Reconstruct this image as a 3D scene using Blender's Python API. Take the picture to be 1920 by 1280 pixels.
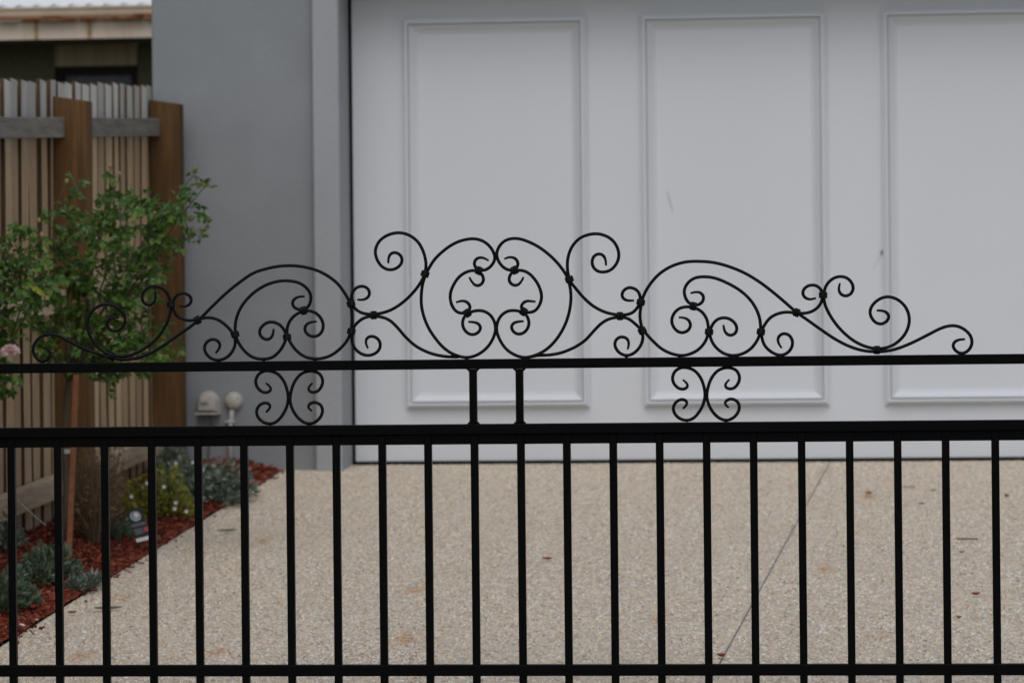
import bpy, bmesh, math, random
from mathutils import Vector, Matrix
random.seed(7)
S = bpy.context.scene
for o in list(bpy.data.objects): bpy.data.objects.remove(o)
COL = S.collection

# ------------------------------------------------------------------ camera
F = 6500.0                       # focal length in photo pixels (photo 1920 wide)
EYE = Vector((0, 0, 1.472))
TH, PITCH, ROLL = math.atan(0.091), 10.0 / F, 0.010
fwd = Vector((-math.sin(TH) * math.cos(PITCH), math.cos(TH) * math.cos(PITCH), math.sin(PITCH)))
r0 = Vector((math.cos(TH), math.sin(TH), 0)); u0 = r0.cross(fwd)
rgt = r0 * math.cos(ROLL) - u0 * math.sin(ROLL)
upv = r0 * math.sin(ROLL) + u0 * math.cos(ROLL)
cam = bpy.data.cameras.new("camera"); camo = bpy.data.objects.new("camera", cam); COL.objects.link(camo)
camo.matrix_world = Matrix(((rgt.x, upv.x, -fwd.x, EYE.x), (rgt.y, upv.y, -fwd.y, EYE.y),
                            (rgt.z, upv.z, -fwd.z, EYE.z), (0, 0, 0, 1)))
cam.sensor_width = 36; cam.lens = F / 1920 * 36
cam.clip_start = 0.1; cam.clip_end = 2000
GY, DY = 8.645, 15.6             # gate plane, garage door face
cam.dof.use_dof = True; cam.dof.focus_distance = 8.62; cam.dof.aperture_fstop = 6.7
S.camera = camo

# ------------------------------------------------------------------ sky, sun, exposure
SUN_EL, SUN_AZ = math.radians(52), math.radians(178)     # azimuth clockwise from +Y
w = bpy.data.worlds.new("World"); S.world = w; w.use_nodes = True
nt = w.node_tree; bg = nt.nodes["Background"]
sky = nt.nodes.new("ShaderNodeTexSky"); sky.sky_type = 'NISHITA'; sky.sun_disc = False
sky.sun_elevation = SUN_EL; sky.sun_rotation = SUN_AZ; sky.air_density = 1.0; sky.dust_density = 2.0; sky.ozone_density = 1.0
hs = nt.nodes.new("ShaderNodeHueSaturation"); hs.inputs["Saturation"].default_value = 0.62
nt.links.new(sky.outputs[0], hs.inputs["Color"]); nt.links.new(hs.outputs[0], bg.inputs[0])
bg.inputs[1].default_value = 0.12
sl = bpy.data.lights.new("sun", 'SUN'); sl.energy = 0.8; sl.angle = math.radians(55); sl.color = (1, 0.99, 0.98)
so = bpy.data.objects.new("sun", sl); COL.objects.link(so)
sd = Vector((math.sin(SUN_AZ) * math.cos(SUN_EL), math.cos(SUN_AZ) * math.cos(SUN_EL), math.sin(SUN_EL)))
so.rotation_euler = (-sd).to_track_quat('-Z', 'Y').to_euler(); so.location = (0, -5, 12)
S.view_settings.view_transform = 'Standard'; S.view_settings.look = 'None'
S.view_settings.gamma = 1; S.view_settings.use_curve_mapping = False
S.view_settings.exposure = -0.08
S.render.engine = 'CYCLES'

# ------------------------------------------------------------------ helpers
SL = 0.0606
def gz(y): return SL * min(y, DY)
def ray(px, py): return fwd + rgt * ((px - 960) / F) - upv * ((py - 640) / F)
def at(px, py, Y):                          # photo pixel -> point on the upright plane at distance Y
    d = ray(px, py); return EYE + d * ((Y - EYE.y) / d.y)
def gnd(px, py):                            # photo pixel -> point on the sloping driveway
    d = ray(px, py); t = EYE.z / (SL * d.y - d.z); return EYE + d * t

def bed(px, py, h=.03):                    # photo pixel -> point on the raised mulch
    d = ray(px, py); t = (EYE.z - h) / (SL * d.y - d.z); return EYE + d * t

class MB:
    def __init__(s): s.v = []; s.f = []
    def box(s, x0, x1, y0, y1, z0, z1):
        n = len(s.v)
        s.v += [Vector(p) for p in ((x0,y0,z0),(x1,y0,z0),(x1,y1,z0),(x0,y1,z0),(x0,y0,z1),(x1,y0,z1),(x1,y1,z1),(x0,y1,z1))]
        s.f += [tuple(n + i for i in q) for q in ((0,3,2,1),(4,5,6,7),(0,1,5,4),(1,2,6,5),(2,3,7,6),(3,0,4,7))]
        return s
    def hexa(s, pts):                       # eight corners in the order of box()
        n = len(s.v); s.v += [Vector(p) for p in pts]
        s.f += [tuple(n + i for i in q) for q in ((0,3,2,1),(4,5,6,7),(0,1,5,4),(1,2,6,5),(2,3,7,6),(3,0,4,7))]
        return s
    def face(s, pts):
        n = len(s.v); s.v += [Vector(p) for p in pts]; s.f.append(tuple(range(n, n + len(pts)))); return s
    def tube(s, pts, r, sides=8, taper=None, up=None):
        pts = [Vector(p) for p in pts]; n0 = len(s.v); m = len(pts)
        N = None
        for i, p in enumerate(pts):
            t = (pts[min(i + 1, m - 1)] - pts[max(i - 1, 0)]).normalized()
            if up is not None: B = Vector(up)
            else:
                B = N if N is not None else (Vector((0, 0, 1)) if abs(t.z) < .9 else Vector((1, 0, 0)))
            A = t.cross(B)
            if A.length < 1e-6: A = t.orthogonal()
            A.normalize(); B2 = A.cross(t).normalized(); N = B2
            rr = r if taper is None else r * taper(i / max(1, m - 1))
            for k in range(sides):
                a = 2 * math.pi * k / sides
                s.v.append(p + A * (rr * math.cos(a)) + B2 * (rr * math.sin(a)))
        for i in range(m - 1):
            for k in range(sides):
                a = n0 + i * sides + k; b = n0 + i * sides + (k + 1) % sides
                s.f.append((a, b, b + sides, a + sides))
        s.f.append(tuple(n0 + k for k in range(sides))[::-1])
        s.f.append(tuple(n0 + (m - 1) * sides + k for k in range(sides)))
        return s
    def lathe(s, prof, axis, c, sides=20):  # prof: (along axis, radius)
        axis = Vector(axis).normalized(); A = axis.orthogonal().normalized(); B = axis.cross(A); n0 = len(s.v)
        for h, r in prof:
            for k in range(sides):
                a = 2 * math.pi * k / sides
                s.v.append(Vector(c) + axis * h + (A * math.cos(a) + B * math.sin(a)) * r)
        for i in range(len(prof) - 1):
            for k in range(sides):
                a = n0 + i * sides + k; b = n0 + i * sides + (k + 1) % sides
                s.f.append((a, b, b + sides, a + sides))
        s.f.append(tuple(n0 + k for k in range(sides))[::-1])
        s.f.append(tuple(n0 + (len(prof) - 1) * sides + k for k in range(sides)))
        return s
    def mesh(s, name, mat, o=Vector((0, 0, 0)), smooth=False):
        me = bpy.data.meshes.new(name); me.from_pydata([tuple(v - o) for v in s.v], [], s.f)
        bm = bmesh.new(); bm.from_mesh(me); bmesh.ops.recalc_face_normals(bm, faces=bm.faces); bm.to_mesh(me); bm.free()
        me.materials.append(mat)
        if smooth: me.polygons.foreach_set('use_smooth', [True] * len(me.polygons))
        return me
    def raw(s, name, mat, o=Vector((0, 0, 0)), smooth=False):
        me = bpy.data.meshes.new(name); me.from_pydata([tuple(v - o) for v in s.v], [], s.f); me.materials.append(mat)
        if smooth: me.polygons.foreach_set('use_smooth', [True] * len(me.polygons))
        return me
def wloc(o):
    l = Vector((0, 0, 0))
    while o: l += o.location; o = o.parent
    return l
def link(name, me, parent=None, loc=(0, 0, 0)):     # loc relative to the parent
    o = bpy.data.objects.new(name, me); COL.objects.link(o); o.parent = parent; o.location = loc; return o
def part(name, mb, mat, parent, smooth=False, bevel=0, raw=False):   # world-space builder -> child of parent
    L = wloc(parent); me = mb.raw(name, mat, L, smooth) if raw else mb.mesh(name, mat, L, smooth)
    o = link(name, me, parent)
    if bevel: bev(o, bevel)
    return o
def bev(o, wd, seg=2):
    b = o.modifiers.new("bevel", 'BEVEL'); b.width = wd; b.segments = seg; b.limit_method = 'ANGLE'; b.angle_limit = math.radians(40)
def tag(o, label, cat, group=None):
    o['label'] = label; o['category'] = cat
    if group: o['group'] = group
    return o
def thing(name, label, cat, loc, group=None):
    o = bpy.data.objects.new(name, None); COL.objects.link(o); o.location = loc; o.empty_display_size = .1
    return tag(o, label, cat, group)
def single(name, mb, mat, loc, label, cat, group=None, smooth=False, raw=False):
    L = Vector(loc); me = mb.raw(name, mat, L, smooth) if raw else mb.mesh(name, mat, L, smooth)
    o = link(name, me, None, L); return tag(o, label, cat, group)
def struct(name, mb, mat, smooth=False):
    o = link(name, mb.mesh(name, mat, Vector((0,0,0)), smooth)); o['kind'] = 'structure'; return o

# ------------------------------------------------------------------ materials
def newmat(name, col, rough=.6, spec=.4, metal=0):
    m = bpy.data.materials.new(name); m.use_nodes = True; b = m.node_tree.nodes["Principled BSDF"]
    b.inputs["Base Color"].default_value = (*col, 1); b.inputs["Roughness"].default_value = rough
    b.inputs["Specular IOR Level"].default_value = spec; b.inputs["Metallic"].default_value = metal
    return m, m.node_tree, b
def N(t, kind, **kw):
    n = t.nodes.new(kind)
    for k, v in kw.items():
        if k in n.inputs.keys(): n.inputs[k].default_value = v
        else: setattr(n, k, v)
    return n
def ramp(t, fac, stops):
    r = N(t, "ShaderNodeValToRGB"); e = r.color_ramp.elements
    while len(e) < len(stops): e.new(.5)
    for i, (p, c) in enumerate(stops): e[i].position = p; e[i].color = (*c, 1)
    t.links.new(fac, r.inputs[0]); return r.outputs[0]
def mixc(t, fac, a, b, mode='MIX'):
    m = N(t, "ShaderNodeMix", data_type='RGBA', blend_type=mode)
    for idx, v in ((0, fac), (6, a), (7, b)):
        if hasattr(v, 'links'): t.links.new(v, m.inputs[idx])
        elif isinstance(v, (int, float)): m.inputs[idx].default_value = v
        else: m.inputs[idx].default_value = (*v, 1)
    return m.outputs[2]
def bump(t, b, h, dist, strength=1.0):
    n = N(t, "ShaderNodeBump", Strength=strength, Distance=dist); t.links.new(h, n.inputs["Height"]); t.links.new(n.outputs[0], b.inputs["Normal"])
def coords(t, scale=(1, 1, 1), out="Object"):
    c = N(t, "ShaderNodeTexCoord"); mp = N(t, "ShaderNodeMapping", Scale=scale); t.links.new(c.outputs[out], mp.inputs[0]); return mp.outputs[0]
def wpos(t, scale=(1, 1, 1)):
    g = N(t, "ShaderNodeNewGeometry"); mp = N(t, "ShaderNodeMapping", Scale=scale); t.links.new(g.outputs["Position"], mp.inputs[0]); return mp.outputs[0]
def noise(t, v, sc, det=4, rough=.55):
    n = N(t, "ShaderNodeTexNoise", Scale=sc, Detail=det, Roughness=rough); t.links.new(v, n.inputs["Vector"]); return n.outputs["Fac"]
def math2(t, op, a, b=None, clamp=False):
    m = N(t, "ShaderNodeMath", operation=op, use_clamp=clamp)
    for i, v in enumerate((a, b)):
        if v is None: continue
        if hasattr(v, 'links'): t.links.new(v, m.inputs[i])
        else: m.inputs[i].default_value = v
    return m.outputs[0]
def rnd(t): return N(t, "ShaderNodeObjectInfo").outputs["Random"]

M = {}
# satin black paint on the gate
m, t, b = newmat("black_paint", (.0013, .0014, .0016), .45, .06); M['black'] = m
v = wpos(t); n = noise(t, v, 260, 3); bump(t, b, n, .0004, .5)
t.links.new(ramp(t, noise(t, v, 9, 4), [(.3, (.34,)*3), (.7, (.5,)*3)]), b.inputs["Roughness"])
m, t, b = newmat("black_rod_paint", (.0014, .0015, .0018), .40, .13); M['rod'] = m
bump(t, b, noise(t, wpos(t), 160, 3), .0006, .6)
# white satin door paint with faint dirt
m, t, b = newmat("white_door_paint", (.66, .67, .69), .5, .3); M['door'] = m
v = wpos(t); n1 = noise(t, v, 1.7, 5); n2 = noise(t, wpos(t, (1, 1, .12)), 22, 4)
c = mixc(t, ramp(t, n1, [(.35, (0,)*3), (.75, (1,)*3)]), (.655, .675, .70), (.64, .66, .685))
t.links.new(c, b.inputs["Base Color"])
bump(t, b, noise(t, v, 60, 3), .0006, .3)
# rendered walls
def render_mat(key, c1, c2):
    m, t, b = newmat(key, c1, .9, .2); M[key] = m; v = wpos(t)
    c = mixc(t, ramp(t, noise(t, v, 2.6, 7, .65), [(.32, (0,)*3), (.66, (1,)*3)]), c1, c2)
    f = noise(t, v, 120, 5, .75); c = mixc(t, ramp(t, f, [(.32, (.0,)*3), (.68, (.8,)*3)]), c, tuple(x * .80 for x in c1))
    st = noise(t, wpos(t, (9, 9, .5)), 1.6, 4); c = mixc(t, ramp(t, st, [(.58, (0,)*3), (.8, (.25,)*3)]), c, tuple(x * .8 for x in c1))
    t.links.new(c, b.inputs["Base Color"])
    bump(t, b, math2(t, 'ADD', f, noise(t, v, 45, 3)), .002, .5)
render_mat('wall', (.290, .306, .318), (.240, .252, .262))
render_mat('pier', (.385, .40, .415), (.355, .367, .38))
m, t, b = newmat("dark_seal", (.01, .0095, .009), .8, .2); M['seal'] = m
# exposed aggregate driveway
STAINS = [(150, 1230, .036, .022), (226, 1123, .03, .02), (490, 1016, .03, .03), (780, 1105, .05, .022), (762, 1196, .05, .03),
          (1545, 1066, .035, .03), (1628, 929, .03, .04), (405, 1222, .04, .02), (1645, 1192, .035, .02), (895, 1034, .03, .02), (1236, 1160, .03, .02)]
def stain_mask(t, v):                       # rust stains with shapes of their own on the concrete
    wob = N(t, "ShaderNodeTexNoise", Scale=30.0, Detail=4.0); t.links.new(v, wob.inputs["Vector"])
    acc = None
    for (px, py, sx, sy) in STAINS:
        p = gnd(px, py); sub = N(t, "ShaderNodeVectorMath", operation='SUBTRACT'); t.links.new(v, sub.inputs[0]); sub.inputs[1].default_value = p
        mu = N(t, "ShaderNodeVectorMath", operation='MULTIPLY'); t.links.new(sub.outputs[0], mu.inputs[0]); mu.inputs[1].default_value = (.8 / sx, .16 / sy, 0)
        ln = N(t, "ShaderNodeVectorMath", operation='LENGTH'); t.links.new(mu.outputs[0], ln.inputs[0])
        g = math2(t, 'SUBTRACT', 1.15, ln.outputs["Value"], True)
        acc = g if acc is None else math2(t, 'MAXIMUM', acc, g)
    sf = math2(t, 'MULTIPLY', acc, ramp(t, wob.outputs["Fac"], [(.4, (.1,)*3), (.62, (1,)*3)]))
    return sf
m, t, b = newmat("exposed_aggregate", (.4, .35, .3), .75, .3); M['drive'] = m
v = wpos(t); vo = N(t, "ShaderNodeTexVoronoi", Scale=74.0); t.links.new(v, vo.inputs["Vector"])
sep = N(t, "ShaderNodeSeparateColor"); t.links.new(vo.outputs["Color"], sep.inputs[0])
c = ramp(t, sep.outputs[0], [(0, (.24, .20, .16)), (.14, (.46, .38, .30)), (.38, (.60, .54, .45)), (.6, (.58, .42, .28)), (.76, (.78, .73, .66)), (.9, (.36, .36, .36)), (1, (.90, .87, .82))])
e = ramp(t, vo.outputs["Distance"], [(.25, (0,)*3), (.62, (1,)*3)])
c = mixc(t, math2(t, 'MULTIPLY', e, .6), c, (.40, .36, .30))
vb = N(t, "ShaderNodeTexVoronoi", Scale=36.0); t.links.new(v, vb.inputs["Vector"])
sb = N(t, "ShaderNodeSeparateColor"); t.links.new(vb.outputs["Color"], sb.inputs[0])
big = math2(t, 'MULTIPLY', math2(t, 'GREATER_THAN', sb.outputs[1], .72), ramp(t, vb.outputs["Distance"], [(.26, (1,)*3), (.36, (0,)*3)]))
c = mixc(t, math2(t, 'MULTIPLY', big, .85), c, ramp(t, sb.outputs[2], [(0, (.60, .37, .2)), (.35, (.34, .25, .18)), (.6, (.85, .82, .76)), (1, (.26, .25, .25))]))
c = mixc(t, ramp(t, noise(t, v, 1.1, 5), [(.35, (0,)*3), (.7, (.35,)*3)]), c, (.49, .425, .335))
c = mixc(t, ramp(t, noise(t, v, 9, 5), [(.52, (0,)*3), (.75, (.3,)*3)]), c, (.58, .53, .46))
sf = stain_mask(t, v)
c = mixc(t, math2(t, 'MULTIPLY', sf, .85), c, (.44, .20, .06)); t.links.new(c, b.inputs["Base Color"])
hh = math2(t, 'SUBTRACT', 1.0, vo.outputs["Distance"]); bump(t, b, math2(t, 'ADD', hh, math2(t, 'MULTIPLY', big, .6)), .004, .8)
m, t, b = newmat("joint_dark", (.15, .11, .075), .9, .1); M['joint'] = m
m, t, b = newmat("soil", (.05, .03, .02), .95, .1); M['soil'] = m
m, t, b = newmat("verge", (.10, .11, .06), .95, .1); M['verge'] = m
t.links.new(ramp(t, noise(t, wpos(t), 3, 6), [(.35, (.05, .07, .03)), (.65, (.12, .11, .07))]), b.inputs["Base Color"])
# red dyed mulch
m, t, b = newmat("red_mulch", (.2, .045, .025), .85, .2); M['mulch'] = m
v = wpos(t); vo = N(t, "ShaderNodeTexVoronoi", Scale=55.0); t.links.new(v, vo.inputs["Vector"]); sp = N(t, "ShaderNodeSeparateColor"); t.links.new(vo.outputs["Color"], sp.inputs[0])
t.links.new(ramp(t, sp.outputs[0], [(0, (.05, .014, .010)), (.35, (.15, .03, .016)), (.7, (.24, .05, .024)), (1, (.34, .095, .05))]), b.inputs["Base Color"])
# timbers
def wood(key, lo, hi, grey=None, gscale=1.0, rvar=.3, horiz=False):
    m, t, b = newmat(key, lo, .85, .2); M[key] = m
    ob = coords(t, (1, 1, 1)); r = rnd(t)
    off = N(t, "ShaderNodeVectorMath", operation='ADD'); t.links.new(ob, off.inputs[0])
    cmb = N(t, "ShaderNodeCombineXYZ")
    for k in range(3): t.links.new(math2(t, 'MULTIPLY', r, 13.7 + 5 * k), cmb.inputs[k])
    t.links.new(cmb.outputs[0], off.inputs[1])
    mp = N(t, "ShaderNodeMapping", Scale=((30, 3, 30) if horiz else (30, 30, 2.2))); t.links.new(off.outputs[0], mp.inputs[0])
    g = noise(t, mp.outputs[0], 1.5 * gscale, 6, .65)
    c = ramp(t, g, [(.3, lo), (.7, hi)])
    mp2 = N(t, "ShaderNodeMapping", Scale=((140, 5, 140) if horiz else (140, 140, 5))); t.links.new(off.outputs[0], mp2.inputs[0])
    fine = noise(t, mp2.outputs[0], 1.0, 3)
    c = mixc(t, ramp(t, fine, [(.45, (0,)*3), (.7, (.45,)*3)]), c, tuple(x * .5 for x in lo))
    if grey is not None:                      # weathered silver-grey heads of the palings
        g1, g2, z0, z1 = grey
        sx = N(t, "ShaderNodeSeparateXYZ"); t.links.new(ob, sx.inputs[0])
        edge = math2(t, 'ADD', sx.outputs[2], math2(t, 'MULTIPLY', g, .16))
        mr = N(t, "ShaderNodeMapRange"); mr.inputs[1].default_value = z0; mr.inputs[2].default_value = z1; t.links.new(edge, mr.inputs[0])
        c = mixc(t, mr.outputs[0], c, ramp(t, fine, [(.3, g1), (.7, g2)]))
    k = math2(t, 'ADD', math2(t, 'MULTIPLY', r, rvar * 2), 1 - rvar)
    cc = N(t, "ShaderNodeCombineColor"); [t.links.new(k, cc.inputs[i]) for i in range(3)]
    c = mixc(t, 1.0, c, cc.outputs[0], 'MULTIPLY'); t.links.new(c, b.inputs["Base Color"])
    bump(t, b, math2(t, 'ADD', g, fine), .003, .6)
wood('paling', (.39, .275, .16), (.60, .44, .275), ((.34, .335, .315), (.72, .70, .645), 1.62, 1.74), rvar=.2)
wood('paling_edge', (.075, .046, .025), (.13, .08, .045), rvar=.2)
wood('railwood', (.15, .14, .12), (.27, .25, .215), horiz=True, rvar=.12)
wood('lowrail', (.36, .28, .19), (.50, .40, .28), horiz=True, rvar=.12)
wood('post', (.085, .047, .019), (.17, .087, .033), gscale=.8, rvar=.12)
wood('stake', (.15, .058, .027), (.215, .088, .042), rvar=.1)
wood('bark', (.06, .045, .03), (.13, .10, .07), rvar=.1)
def leafmat(key, cols, rough=.5, trans=.25):
    m, t, b = newmat(key, cols[1], rough, .4); M[key] = m
    g = N(t, "ShaderNodeNewGeometry"); c = ramp(t, g.outputs["Random Per Island"], [(i / (len(cols) - 1), q) for i, q in enumerate(cols)])
    t.links.new(c, b.inputs["Base Color"])
    tr = N(t, "ShaderNodeBsdfTranslucent"); t.links.new(mixc(t, .5, c, (.10, .17, .03), 'ADD'), tr.inputs[0])
    mx = N(t, "ShaderNodeMixShader"); mx.inputs[0].default_value = trans
    t.links.new(b.outputs[0], mx.inputs[1]); t.links.new(tr.outputs[0], mx.inputs[2])
    t.links.new(mx.outputs[0], t.nodes["Material Output"].inputs[0])
leafmat('rose_leaf', [(.024, .060, .011), (.042, .103, .017), (.068, .155, .024), (.15, .24, .04), (.10, .155, .06)], .45, .32)
leafmat('silver_leaf', [(.06, .085, .062), (.105, .14, .105), (.16, .20, .155), (.27, .30, .25)], .7, .12)
leafmat('dark_leaf', [(.03, .06, .033), (.06, .10, .055), (.10, .145, .088), (.18, .215, .15)], .6, .15)
leafmat('lime_leaf', [(.10, .12, .02), (.20, .21, .03), (.28, .28, .045), (.16, .14, .03)], .6, .25)
leafmat('dry_twig', [(.10, .065, .035), (.17, .115, .065), (.24, .17, .10)], .9, .0)
leafmat('petal', [(.75, .72, .70), (.8, .78, .76)], .6, .2)
leafmat('pink_petal', [(.80, .52, .54), (.84, .70, .69), (.78, .58, .60)], .6, .2)
leafmat('bud', [(.35, .20, .07), (.45, .28, .12), (.25, .19, .06), (.30, .09, .05)], .6, .1)
leafmat('stem_green', [(.05, .07, .025), (.08, .06, .03)], .7, 0)
leafmat('yellow_leaf', [(.32, .34, .05), (.35, .36, .06)], .6, .3)
def plain(key, col, rough=.6, var=.15, sc=30, spec=.4):
    m, t, b = newmat(key, col, rough, spec); M[key] = m
    n = noise(t, wpos(t), sc, 4); t.links.new(ramp(t, n, [(.3, tuple(x * (1 - var) for x in col)), (.7, tuple(min(1, x * (1 + var)) for x in col))]), b.inputs["Base Color"])
    bump(t, b, n, .001, .3)
plain('fitting', (.46, .44, .385), .5, .08); plain('fitting_dark', (.12, .11, .10), .6); plain('conduit', (.50, .50, .49), .5, .06)
plain('wall_brown', (.11, .095, .06), .9, .2); plain('window_dark', (.012, .012, .015), .2, .1)
plain('reveal_black', (.008, .007, .006), .8)
plain('blind_grey', (.12, .12, .14), .7); plain('roof_white', (.80, .81, .83), .5, .04, 5)
plain('gutter', (.60, .48, .35), .6, .1, 9); plain('tag_black', (.012, .013, .015), .4); plain('tag_white', (.62, .64, .66), .4)
plain('tag_blue', (.24, .32, .335), .4, .35, 60); plain('tag_grey', (.10, .10, .115), .4); plain('tag_red', (.35, .06, .05), .4)
plain('joint_rust', (.40, .24, .10), .8, .3); plain('pale_sliver', (.36, .29, .24), .8); plain('twine', (.46, .46, .44), .8); plain('gumleaf', (.20, .215, .185), .7, .25, 80); plain('redleaf', (.30, .085, .04), .8, .3, 80)
plain('brownleaf', (.12, .075, .045), .85, .3, 80); plain('white_scrap', (.72, .71, .70), .7); plain('dark_bit', (.07, .055, .04), .9)
m, t, b = newmat("fascia_paint", (.5, .4, .3), .6, .3); M['fascia'] = m
v = wpos(t); n = noise(t, wpos(t, (7, 1, .5)), 1.4, 5, .7)
c = mixc(t, ramp(t, n, [(.56, (0,)*3), (.70, (.5,)*3)]), (.70, .58, .46), (.52, .31, .13)); t.links.new(c, b.inputs["Base Color"])
m, t, b = newmat("rust_debris", (.2, .08, .03), .9, .1); M['rust'] = m
t.links.new(ramp(t, noise(t, wpos(t), 14, 6, .7), [(.3, (.03, .018, .012)), (.5, (.22, .07, .02)), (.68, (.33, .22, .13))]), b.inputs["Base Color"])
m, t, b = newmat("fibro_panel", (.17, .13, .085), .85, .2); M['fibro'] = m
t.links.new(ramp(t, noise(t, wpos(t, (26, 1, .4)), 1, 3), [(.35, (.33, .26, .17)), (.65, (.42, .34, .23))]), b.inputs["Base Color"])

# ------------------------------------------------------------------ ground
XB = -2.43                                          # edge between driveway and garden bed
g = MB()
g.face([(-400, -300, gz(0) - .05 - 18), (400, -300, gz(0) - .05 - 18), (400, 0, -.06), (-400, 0, -.06)])
g.face([(-400, 0, -.06), (400, 0, -.06), (400, DY, gz(DY) - .06), (-400, DY, gz(DY) - .06)])
g.face([(-400, DY, gz(DY) - .06), (400, DY, gz(DY) - .06), (400, 900, gz(DY) - .06), (-400, 900, gz(DY) - .06)])
struct('ground', g, M['verge'])
# driveway: two slabs either side of a saw-cut joint
jA, jB = gnd(1555, 868), gnd(1352, 1238)
def jx(y): return jA.x + (jB.x - jA.x) * (y - jA.y) / (jB.y - jA.y)
Y0, Y1 = -3.0, DY - .03
def slab(xl0, xl1, xr0, xr1):
    m = MB(); th = .055
    m.hexa([(xl0, Y0, SL*Y0 - th), (xr0, Y0, SL*Y0 - th), (xr1, Y1, SL*Y1 - th), (xl1, Y1, SL*Y1 - th),
            (xl0, Y0, SL*Y0), (xr0, Y0, SL*Y0), (xr1, Y1, SL*Y1), (xl1, Y1, SL*Y1)]); return m
hw = .0017
d1 = struct('driveway', slab(XB, XB, jx(Y0) - hw, jx(Y1) - hw), M['drive'])
d2 = struct('driveway', slab(jx(Y0) + hw, jx(Y1) + hw, 3.2, 3.2), M['drive'])
# (a filler strip sits in the groove, 4 mm down, only as wide as the groove)
mj = MB(); mj.face([(jx(Y0) - hw, Y0, SL*Y0 - .004), (jx(Y0) + hw, Y0, SL*Y0 - .004), (jx(Y1) + hw, Y1, SL*Y1 - .004), (jx(Y1) - hw, Y1, SL*Y1 - .004)])
struct('driveway_joint', mj, M['joint'])
# the stones that stand proud of the exposed-aggregate slab: real little domes, one object
import numpy as np
rg = np.random.default_rng(4); NP = 200000; K = 6
py = 9.2 + (DY - .05 - 9.2) * rg.random(NP); px = XB + .006 + (1.15 - XB) * rg.random(NP)
ok = np.abs(px - (jA.x + (jB.x - jA.x) * (py - jA.y) / (jB.y - jA.y))) > .0065; px, py = px[ok], py[ok]; NP = len(px)
rr = .0031 + .0045 * rg.random(NP) ** 1.6; hh = rr * rg.uniform(.5, .95, NP); an = rg.random(NP) * 6.28; el = rg.uniform(.65, 1.3, NP)
NV = K + 1; V = np.zeros((NP, NV, 3))
for k in range(K):
    t1 = an + 6.2832 * k / K; V[:, k, 0] = px + np.cos(t1) * rr * el; V[:, k, 1] = py + np.sin(t1) * rr / el; V[:, k, 2] = SL * V[:, k, 1] - .0006
V[:, K, 0] = px; V[:, K, 1] = py; V[:, K, 2] = SL * py + hh
tri = np.array([(k, (k + 1) % K, K) for k in range(K)]); FI = (tri[None] + (np.arange(NP) * NV)[:, None, None]).reshape(-1)
me = bpy.data.meshes.new('pebbles'); me.vertices.add(NP * NV); me.vertices.foreach_set('co', V.astype(np.float32).reshape(-1))
nf = len(FI) // 3; me.loops.add(nf * 3); me.loops.foreach_set('vertex_index', FI.astype(np.int32)); me.polygons.add(nf)
me.polygons.foreach_set('loop_start', np.arange(0, nf * 3, 3, dtype=np.int32)); me.polygons.foreach_set('use_smooth', np.ones(nf, dtype=bool)); me.update(calc_edges=True)
mat, t, b = newmat("pebble_stone", (.4, .35, .3), .6, .35)
gg = N(t, "ShaderNodeNewGeometry")
c = ramp(t, gg.outputs["Random Per Island"], [(0, (.25, .20, .14)), (.12, (.52, .42, .29)), (.35, (.67, .585, .45)), (.55, (.62, .455, .30)), (.66, (.72, .62, .46)), (.8, (.80, .745, .635)), (.91, (.46, .435, .40)), (1, (.90, .85, .75))])
v = wpos(t); c = mixc(t, ramp(t, noise(t, v, 2.2, 5), [(.4, (0,)*3), (.7, (.35,)*3)]), c, (.56, .48, .36))
t.links.new(mixc(t, math2(t, 'MULTIPLY', stain_mask(t, v), .8), c, (.46, .21, .06)), b.inputs["Base Color"])
me.materials.append(mat); o = link('pebbles', me); o['kind'] = 'stuff'
# garden bed
import mathutils.noise as mn
def bedz(x, y):
    u = (XB - x) / .55
    h = .012 + .022 * min(1, max(0, u) * 2.2) + .015 * mn.noise(Vector((x * 9, y * 9, 0)))
    h += .012 * math.exp(-((y - 15.25) / .30) ** 2) * min(1, max(0, u * 3 + .15))
    if u < .06: h = min(h, .004 + .02 * abs(mn.noise(Vector((y * 14, 3, 0)))))
    return gz(y) + h
g = MB(); nx, ny = 14, 150; bx0, by0, by1 = -2.972, 6.0, 15.322
for j in range(ny + 1):
    for i in range(nx + 1):
        x = bx0 + (XB - .001 - bx0) * i / nx; y = by0 + (by1 - by0) * j / ny; g.v.append(Vector((x, y, bedz(x, y))))
for j in range(ny):
    for i in range(nx):
        a = j * (nx + 1) + i; g.f.append((a, a + 1, a + nx + 2, a + nx + 1))
struct('garden_bed', g, M['mulch'], True)
g = MB()
for i in range(9000):
    y = 9.3 + (15.3 - 9.3) * random.random(); x = -2.96 + .522 * random.random() ** .95
    if random.random() < .006: x = XB + random.random() ** 2 * .05
    z = (bedz(x, y) if x < XB else gz(y) + .001) + random.uniform(.0, .012)
    L = random.uniform(.008, .034); W = random.uniform(.003, .009); a = random.random() * math.pi; tl = random.gauss(0, .35)
    dx = Vector((math.cos(a) * math.cos(tl), math.sin(a) * math.cos(tl), math.sin(tl))) * L * .5
    sy = Vector((-math.sin(a), math.cos(a), random.gauss(0, .4))).normalized() * W * .5; up = Vector((0, 0, .0025)); c0 = Vector((x, y, z))
    g.hexa([c0 - dx - sy - up, c0 + dx - sy * .6 - up, c0 + dx + sy * .7 - up, c0 - dx + sy - up,
            c0 - dx - sy + up, c0 + dx - sy * .6 + up, c0 + dx + sy * .7 + up, c0 - dx + sy + up])
mat, t, b = newmat("mulch_chips", (.2, .05, .03), .85, .2)
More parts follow.
